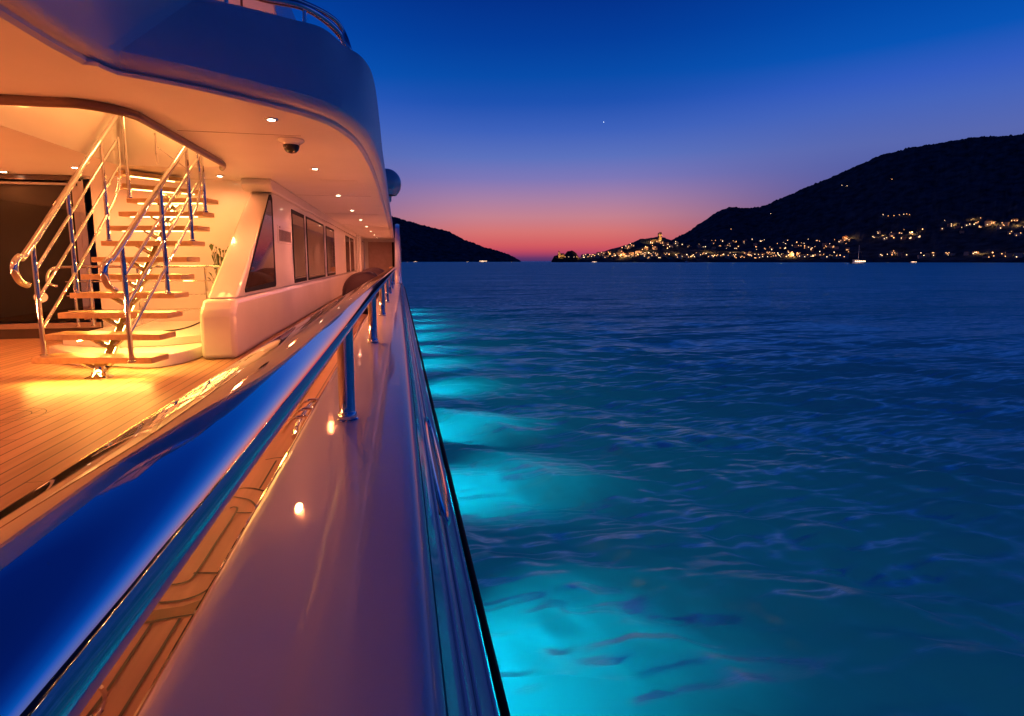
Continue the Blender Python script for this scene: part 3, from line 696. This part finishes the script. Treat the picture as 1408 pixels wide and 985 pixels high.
def lamp_post(base, label, group, s=.75):
    e = empty('street_lamp', base+OFF)
    MB().tube([base-Vector((0, 0, 3)), base+Vector((0, 0, 5))], .12, 6).build('pole', M['dark'], e)
    MB().lathe(base+Vector((0, 0, 5+s)), [(s*math.sin(R(a)), -s*math.cos(R(a))) for a in (0, 40, 80, 120, 160, 180)], 10).build('lamp_globe', M['globe2' if rnd.random() < .45 else 'globe'], e)
    return tag(e, label, 'street lamp', group)
rnd = random.Random(11)
def facing(p): return math.atan2(-p.x, p.y) if False else -math.atan2(p.x, p.y)
zones = [  # hill, px range, y range, houses, lamps, label stem, group
    (point, (800, 905), (350, 356), 24, 20, 'small lamplit house in the waterfront row below the castle headland', 'houses on the castle headland waterfront', 'street lamp on the quay below the castle headland', 'lamps on the castle headland quay'),
    (point, (905, 1165), (350, 356), 40, 40, 'small lit house in the harbour row at the foot of the mountain', 'houses along the town harbour', 'street lamp along the town harbour at the foot of the mountain', 'lamps along the town harbour'),
    (point, (850, 930), (334, 349), 14, 9, 'small house stepping up the castle headland slope', 'houses on the castle headland slope', 'street lamp on the castle headland slope', 'lamps on the headland slope'),
    (right, (930, 1165), (331, 350), 38, 44, 'small house on the lower mountain slope above the harbour town', 'houses above the harbour town', 'street lamp on the slope above the harbour town', 'lamps above the harbour town'),
    (right, (1155, 1166), (328, 334), 2, 4, 'lit house alone on the slope right of the town', 'houses right of the town', 'street lamp by the lone houses right of the town', 'lamps right of the town'),
    (right, (1198, 1265), (318, 331), 9, 6, 'pale house in the hillside hamlet above the moored sailing yacht', 'hamlet houses above the moored yacht', 'street lamp in the hillside hamlet above the moored sailing yacht', 'hamlet lamps'),
    (right, (1290, 1412), (303, 326), 15, 8, 'pale house among the hillside villas at far right', 'hillside villas at far right', 'street lamp among the hillside villas at far right', 'villa lamps at far right'),
    (right, (1205, 1410), (350, 355.5), 16, 12, 'low waterfront house on the far right shore', 'far right waterfront houses', 'street lamp on the far right shore', 'far right shore lamps')]
for hl, (xa, xb), (ya, yb), nh, nl_, lab, grp, lab2, grp2 in zones:
    for k in range(nh):
        px = xa+(xb-xa)*(k+rnd.random())/nh; y = rnd.uniform(ya, yb)
        if hl is point and y < interp(point.sil, px)+2: y = min(356, interp(point.sil, px)+3+rnd.random()*4)
        p = hl.at(px, y)
        w = rnd.uniform(9, 17); h = rnd.choice([6, 6.5, 9, 9.5, 12])
        house(p, w, rnd.uniform(8, 11), h, facing(p)+rnd.uniform(-.4, .4), M['plaster%d' % rnd.randrange(4)], rnd.choice([0, 1, 1, 2, 2, 3, 3]), lab, grp, rnd.choice(['win', 'win', 'win2']), rnd=rnd)
    for k in range(nl_):
        px = xa+(xb-xa)*(k+rnd.random())/nl_; y = rnd.uniform(ya, yb)
        if hl is point: y = max(y, interp(point.sil, px)+2)
        p = hl.at(px, y); p = p*.99 if False else p
        p.y -= 7; lamp_post(p, lab2, grp2, rnd.choice([.6, .8, .9, 1.2, 1.5]))
# lone lamps high on the mountain
for px, y, l in ((1150, 257, 'left lamp of the pair high on the mountain'), (1157, 257, 'right lamp of the pair high on the mountain'), (1217, 248, 'highest lamp on the mountain, right of the pair'),
                 (1056, 296, 'lone lamp on the mountain above the town middle'), (1003, 317, 'lone lamp low on the mountain shoulder')):
    o = lamp_post(right.at(px, y), l, None, .9)
for k, px in enumerate([1209, 1216, 1224, 1231, 1237, 1241, 1245]):
    p = right.at(px, 300-(.3*k)); p.z += 3; lamp_post(p, 'lamp in the short level row across the dark mountainside', 'row of lamps across the mountainside', .9)
# glow of street lighting on the nearby facades
for px, y in ((800, 353), (815, 350), (828, 350), (840, 350), (855, 352), (885, 345), (950, 352), (988, 351), (1030, 350), (1085, 352), (1120, 352), (1020, 342), (1070, 342), (1205, 325), (1300, 312), (1355, 310), (1400, 306), (1300, 351), (870, 350), (930, 348), (970, 346), (1005, 347), (1060, 348), (1105, 347), (1135, 349), (1160, 330), (1325, 303), (1385, 312), (1245, 322), (1225, 349), (1340, 349), (1390, 350)):
    hl = point if px < 1165 and y > 335 else right
    p = hl.at(px, y); p.y -= 16; p.z += 5
    lamp('POINT', 'street_light_glow', p, (1, .42, .12), 30000 if px < 1165 else 12000, parent=None, size=.6)
# castle with lit tower on the headland
cp = point.at(904, 332); e = empty('castle', cp+OFF); tag(e, 'floodlit stone castle with tall tower on top of the headland', 'castle')
def bxw(b, x0, x1, y0, y1, z0, z1): return MB().box(b.x+x0, b.x+x1, b.y+y0, b.y+y1, b.z+z0, b.z+z1)
bxw(cp, -5, 5, -14, -6, -26, 26).build('tower', M['stone'], e, smooth=False)
m = MB()
for k in range(4): m.box(cp.x-4+2.6*k, cp.x-2.6+2.6*k, cp.y-14, cp.y-12.6, cp.z+26, cp.z+29)
m.build('battlement', M['stone'], e, smooth=False)
m = MB().prism([cp+Vector((-60, 0, -18)), cp+Vector((-4, 0, -22)), cp+Vector((-4, 0, 7)), cp+Vector((-30, 0, 3)), cp+Vector((-31, 0, -1)), cp+Vector((-60, 0, -5))], (0, 6, 0)); m.build('curtain_wall', M['stone'], e, smooth=False)
for k in range(3): bxw(cp, -1.2, 1.2, -14.3, -14.05, -4-6*k, -1.5-6*k).build('window', M['win'], e, smooth=False)
lamp('SPOT', 'floodlight', cp+Vector((-6, -44, 8)), (1, .50, .12), 90000, parent=None, size=.5, spot=60, aim=(.12, 1, .05))
lamp('SPOT', 'floodlight', cp+Vector((-36, -38, 8)), (1, .50, .14), 50000, parent=None, size=.5, spot=90, aim=(0, 1, -.1))
# church on the rocky point
kp = islet.at(769, 353); e = empty('church', kp+OFF); tag(e, 'lit stone church with small bell tower on the rocky point left of town', 'church')
bxw(kp, -4, 15, -6, 5, -6, 7).build('nave', M['stone'], e, smooth=False)
MB().prism([kp+Vector((-4.5, -6.5, 7.02)), kp+Vector((-4.5, 5.5, 7.02)), kp+Vector((-4.5, -.5, 10.5))], (20, 0, 0)).build('roof', M['tile'], e, smooth=False)
t_ = bxw(kp, -5, -.6, -8, -6.1, -6, 16); t_.build('bell_tower', M['stone'], e, smooth=False)
MB().prism([kp+Vector((-5, -8, 16.02)), kp+Vector((-.6, -8, 16.02)), kp+Vector((-2.8, -8, 20))], (0, 1.9, 0)).build('gable', M['stone'], e, smooth=False)
lamp('SPOT', 'floodlight', kp+Vector((2, -30, -2)), (1, .48, .12), 42000, parent=None, size=.5, spot=90, aim=(0, 1, .25))
for k, px in enumerate((776, 781, 788, 792)): lamp_post(islet.at(px, 356)+Vector((0, -8, 0)), 'lamp at the water edge of the rocky point below the church', 'lamps on the rocky point', .7)

# ================================================================ BOATS
def boat(px, D, L, label, mast=0, lights=2, cabin=True, az=0.0):
    b = far(px, 359.5, D); b.z = -H
    e = empty('sailing_boat' if mast else 'motor_boat', b+OFF)
    tag(e, label, 'boat')
    ax = Matrix.Rotation(az, 4, 'Z')
    rows = []
    for k in range(9):
        t = k/8; x = (t-.5)*L; w = L*.15*math.sin(math.pi*min(1, .12+t*.88))**.6 if t < 1 else .02
        fb = L*.085*(1+.5*t*t)
        rows.append([b+ax @ Vector((x, -w, fb)), b+ax @ Vector((x, -w*.8, fb*.3)), b+ax @ Vector((x, 0, -.4)), b+ax @ Vector((x, w*.8, fb*.3)), b+ax @ Vector((x, w, fb))])
    mb = MB().loft(rows, close=True); mb.build('hull', M['gel'], e)
    if cabin:
        m = MB().box(-L*.25, L*.15, -L*.07, L*.07, L*.08, L*.17); m.v = [b+ax @ v for v in m.v]; m.build('cabin', M['gel'], e, bevel=.2)
    if mast:
        m = MB(); m.tube([b+ax @ Vector((L*.05, 0, L*.08)), b+ax @ Vector((L*.05, 0, mast))]  , .15, 6); m.tube([b+ax @ Vector((L*.05, 0, L*.22)), b+ax @ Vector((-L*.38, 0, L*.2))], .2, 6); m.build('mast', M['gel'], e)
        m = MB()
        for xx in (L*.48, -L*.48): m.tube([b+ax @ Vector((L*.05, 0, mast*.97)), b+ax @ Vector((xx, 0, L*.12))], .07, 4)
        m.build('stay', M['dark'], e)
    for k in range(lights):
        x = (-.42+.84*(k+.5)/lights)*L
        MB().lathe(b+ax @ Vector((x, -L*.16, L*.14)), [(.55*math.sin(R(a))*L/18, -.55*math.cos(R(a))*L/18) for a in (0, 60, 120, 180)], 8).build('deck_light', M['globe'], e)
    if lights > 2: lamp('POINT', 'boat_lamp', b+Vector((0, -L*.4, L*.22)), (1, .5, .3), 1600*(L/20)**2, parent=e, size=.4)
    return e
boat(1179, 640, 22, 'large moored sailing yacht with deck lights in front of the right shore', mast=22, lights=6, az=.15)
boat(1255, 900, 15, 'small lit motor boat to the right of the large sailing yacht', lights=4, az=.1)
boat(944, 1100, 13, 'sailing boat with a pale mast in front of the harbour town', mast=19, lights=0, az=.3)
boat(817, 1300, 15, 'small motor boat with bright lights off the castle headland', lights=4, az=-.1)
boat(664, 1500, 26, 'long lit motor boat under the left hill', lights=6, az=.05)
boat(643, 1700, 10, 'tiny lit boat left of the long motor boat under the left hill', lights=2)
boat(571, 1600, 12, 'small lit boat close beside the yacht bow under the left hill', lights=3)
boat(703, 1900, 9, 'tiny boat with one light off the tip of the left hill', lights=1)
boat(560, 1700, 9, 'tiny dark boat hard against the yacht side under the left hill', lights=1)
st = far(830, 168, 30000)
tag(MB().lathe(st, [(17*math.sin(R(a)), -17*math.cos(R(a))) for a in range(0, 181, 30)], 10).build('star', M['star'], None), 'single bright evening star in the blue sky above the town', 'star')

# ================================================================ SKY
w = bpy.data.worlds.new('World'); sc.world = w; w.use_nodes = True; nt = w.node_tree
bg = nt.nodes['Background']
tc = nt.nodes.new('ShaderNodeTexCoord'); sep = nt.nodes.new('ShaderNodeSeparateXYZ'); lnk(nt, tc.outputs['Generated'], sep.inputs[0])
def mth(op, a, b=None):
    n = nt.nodes.new('ShaderNodeMath'); n.operation = op
    for i, v in enumerate((a, b)):
        if v is None: continue
        if isinstance(v, (int, float)): n.inputs[i].default_value = v
        else: lnk(nt, v, n.inputs[i])
    return n.outputs[0]
el = mth('MULTIPLY', mth('ARCSINE', sep.outputs[2]), 180/math.pi/90)
def lin(c): return tuple((v/255/12.92 if v/255 <= .04045 else ((v/255+.055)/1.055)**2.4) for v in c)
def ramp(st):
    cr = nt.nodes.new('ShaderNodeValToRGB'); e = cr.color_ramp.elements
    while len(e) < len(st): e.new(.5)
    for k, (d, c) in enumerate(st): e[k].position = d/90; e[k].color = (*lin(c), 1)
    lnk(nt, el, cr.inputs[0]); return cr
near = ramp([(0, (75, 50, 105)), (.4, (110, 55, 105)), (.9, (184, 70, 98)), (1.6, (212, 90, 96)), (3, (216, 116, 114)), (4.6, (198, 130, 144)), (6.4, (168, 128, 166)), (8.4, (126, 120, 184)), (10.5, (92, 114, 190)), (13, (62, 98, 188)), (15.6, (30, 82, 178)), (18, (8, 76, 170)), (21, (4, 62, 156)), (26, (3, 42, 130)), (36, (2, 26, 100)), (60, (2, 16, 66)), (90, (2, 12, 50))])
away = ramp([(0, (60, 55, 100)), (3, (75, 72, 125)), (7, (86, 92, 160)), (10, (88, 104, 176)), (13, (68, 100, 188)), (15, (50, 92, 192)), (17.5, (8, 84, 182)), (21, (2, 70, 166)), (26, (3, 50, 140)), (36, (2, 26, 100)), (60, (2, 16, 66)), (90, (2, 12, 50))])
back = ramp([(0, (14, 30, 84)), (10, (10, 44, 116)), (30, (3, 40, 118)), (60, (2, 16, 66)), (90, (2, 12, 50))])
saz = TH+math.atan((745-704)/F)
dot = mth('ADD', mth('MULTIPLY', sep.outputs[0], math.sin(saz)), mth('MULTIPLY', sep.outputs[1], math.cos(saz)))
hl_ = mth('SQRT', mth('ADD', mth('MULTIPLY', sep.outputs[0], sep.outputs[0]), mth('MULTIPLY', sep.outputs[1], sep.outputs[1])))
ca = mth('DIVIDE', dot, mth('MAXIMUM', hl_, .001))
aa = mth('MULTIPLY', mth('ARCCOSINE', mth('MINIMUM', mth('MAXIMUM', ca, -1), 1)), 180/math.pi)
def mr(lo, hi):
    n = nt.nodes.new('ShaderNodeMapRange'); n.interpolation_type = 'SMOOTHSTEP'; n.inputs[1].default_value = lo; n.inputs[2].default_value = hi; lnk(nt, aa, n.inputs[0]); return n.outputs[0]
m1 = nt.nodes.new('ShaderNodeMix'); m1.data_type = 'RGBA'; lnk(nt, mr(5, 32), m1.inputs[0]); lnk(nt, near.outputs[0], m1.inputs[6]); lnk(nt, away.outputs[0], m1.inputs[7])
m2 = nt.nodes.new('ShaderNodeMix'); m2.data_type = 'RGBA'; lnk(nt, mr(60, 130), m2.inputs[0]); lnk(nt, m1.outputs[2], m2.inputs[6]); lnk(nt, back.outputs[0], m2.inputs[7])
lnk(nt, m2.outputs[2], bg.inputs[0]); bg.inputs[1].default_value = 1.0

# ================================================================ CAMERA
cd = bpy.data.cameras.new('camera'); cam = bpy.data.objects.new('camera', cd); C.objects.link(cam); sc.camera = cam
cd.sensor_fit = 'HORIZONTAL'; cd.sensor_width = 36; cd.lens = 36*F/1408; cd.shift_y = -(492.5-CY)/1408; cd.clip_end = 100000; cd.clip_start = .02
cam.matrix_world = Matrix(((RT.x, UP.x, -FW.x, 0), (RT.y, UP.y, -FW.y, 0), (RT.z, UP.z, -FW.z, H), (0, 0, 0, 1)))
sc.view_settings.view_transform = 'Standard'; sc.view_settings.look = 'None'; sc.view_settings.exposure = 0; sc.view_settings.gamma = 1
sc.render.engine = 'CYCLES'
cy = sc.cycles; cy.use_denoising = True; cy.max_bounces = 9; cy.diffuse_bounces = 4; cy.glossy_bounces = 6; cy.sample_clamp_indirect = 6; cy.use_light_tree = True
cy.caustics_reflective = False; cy.caustics_refractive = False
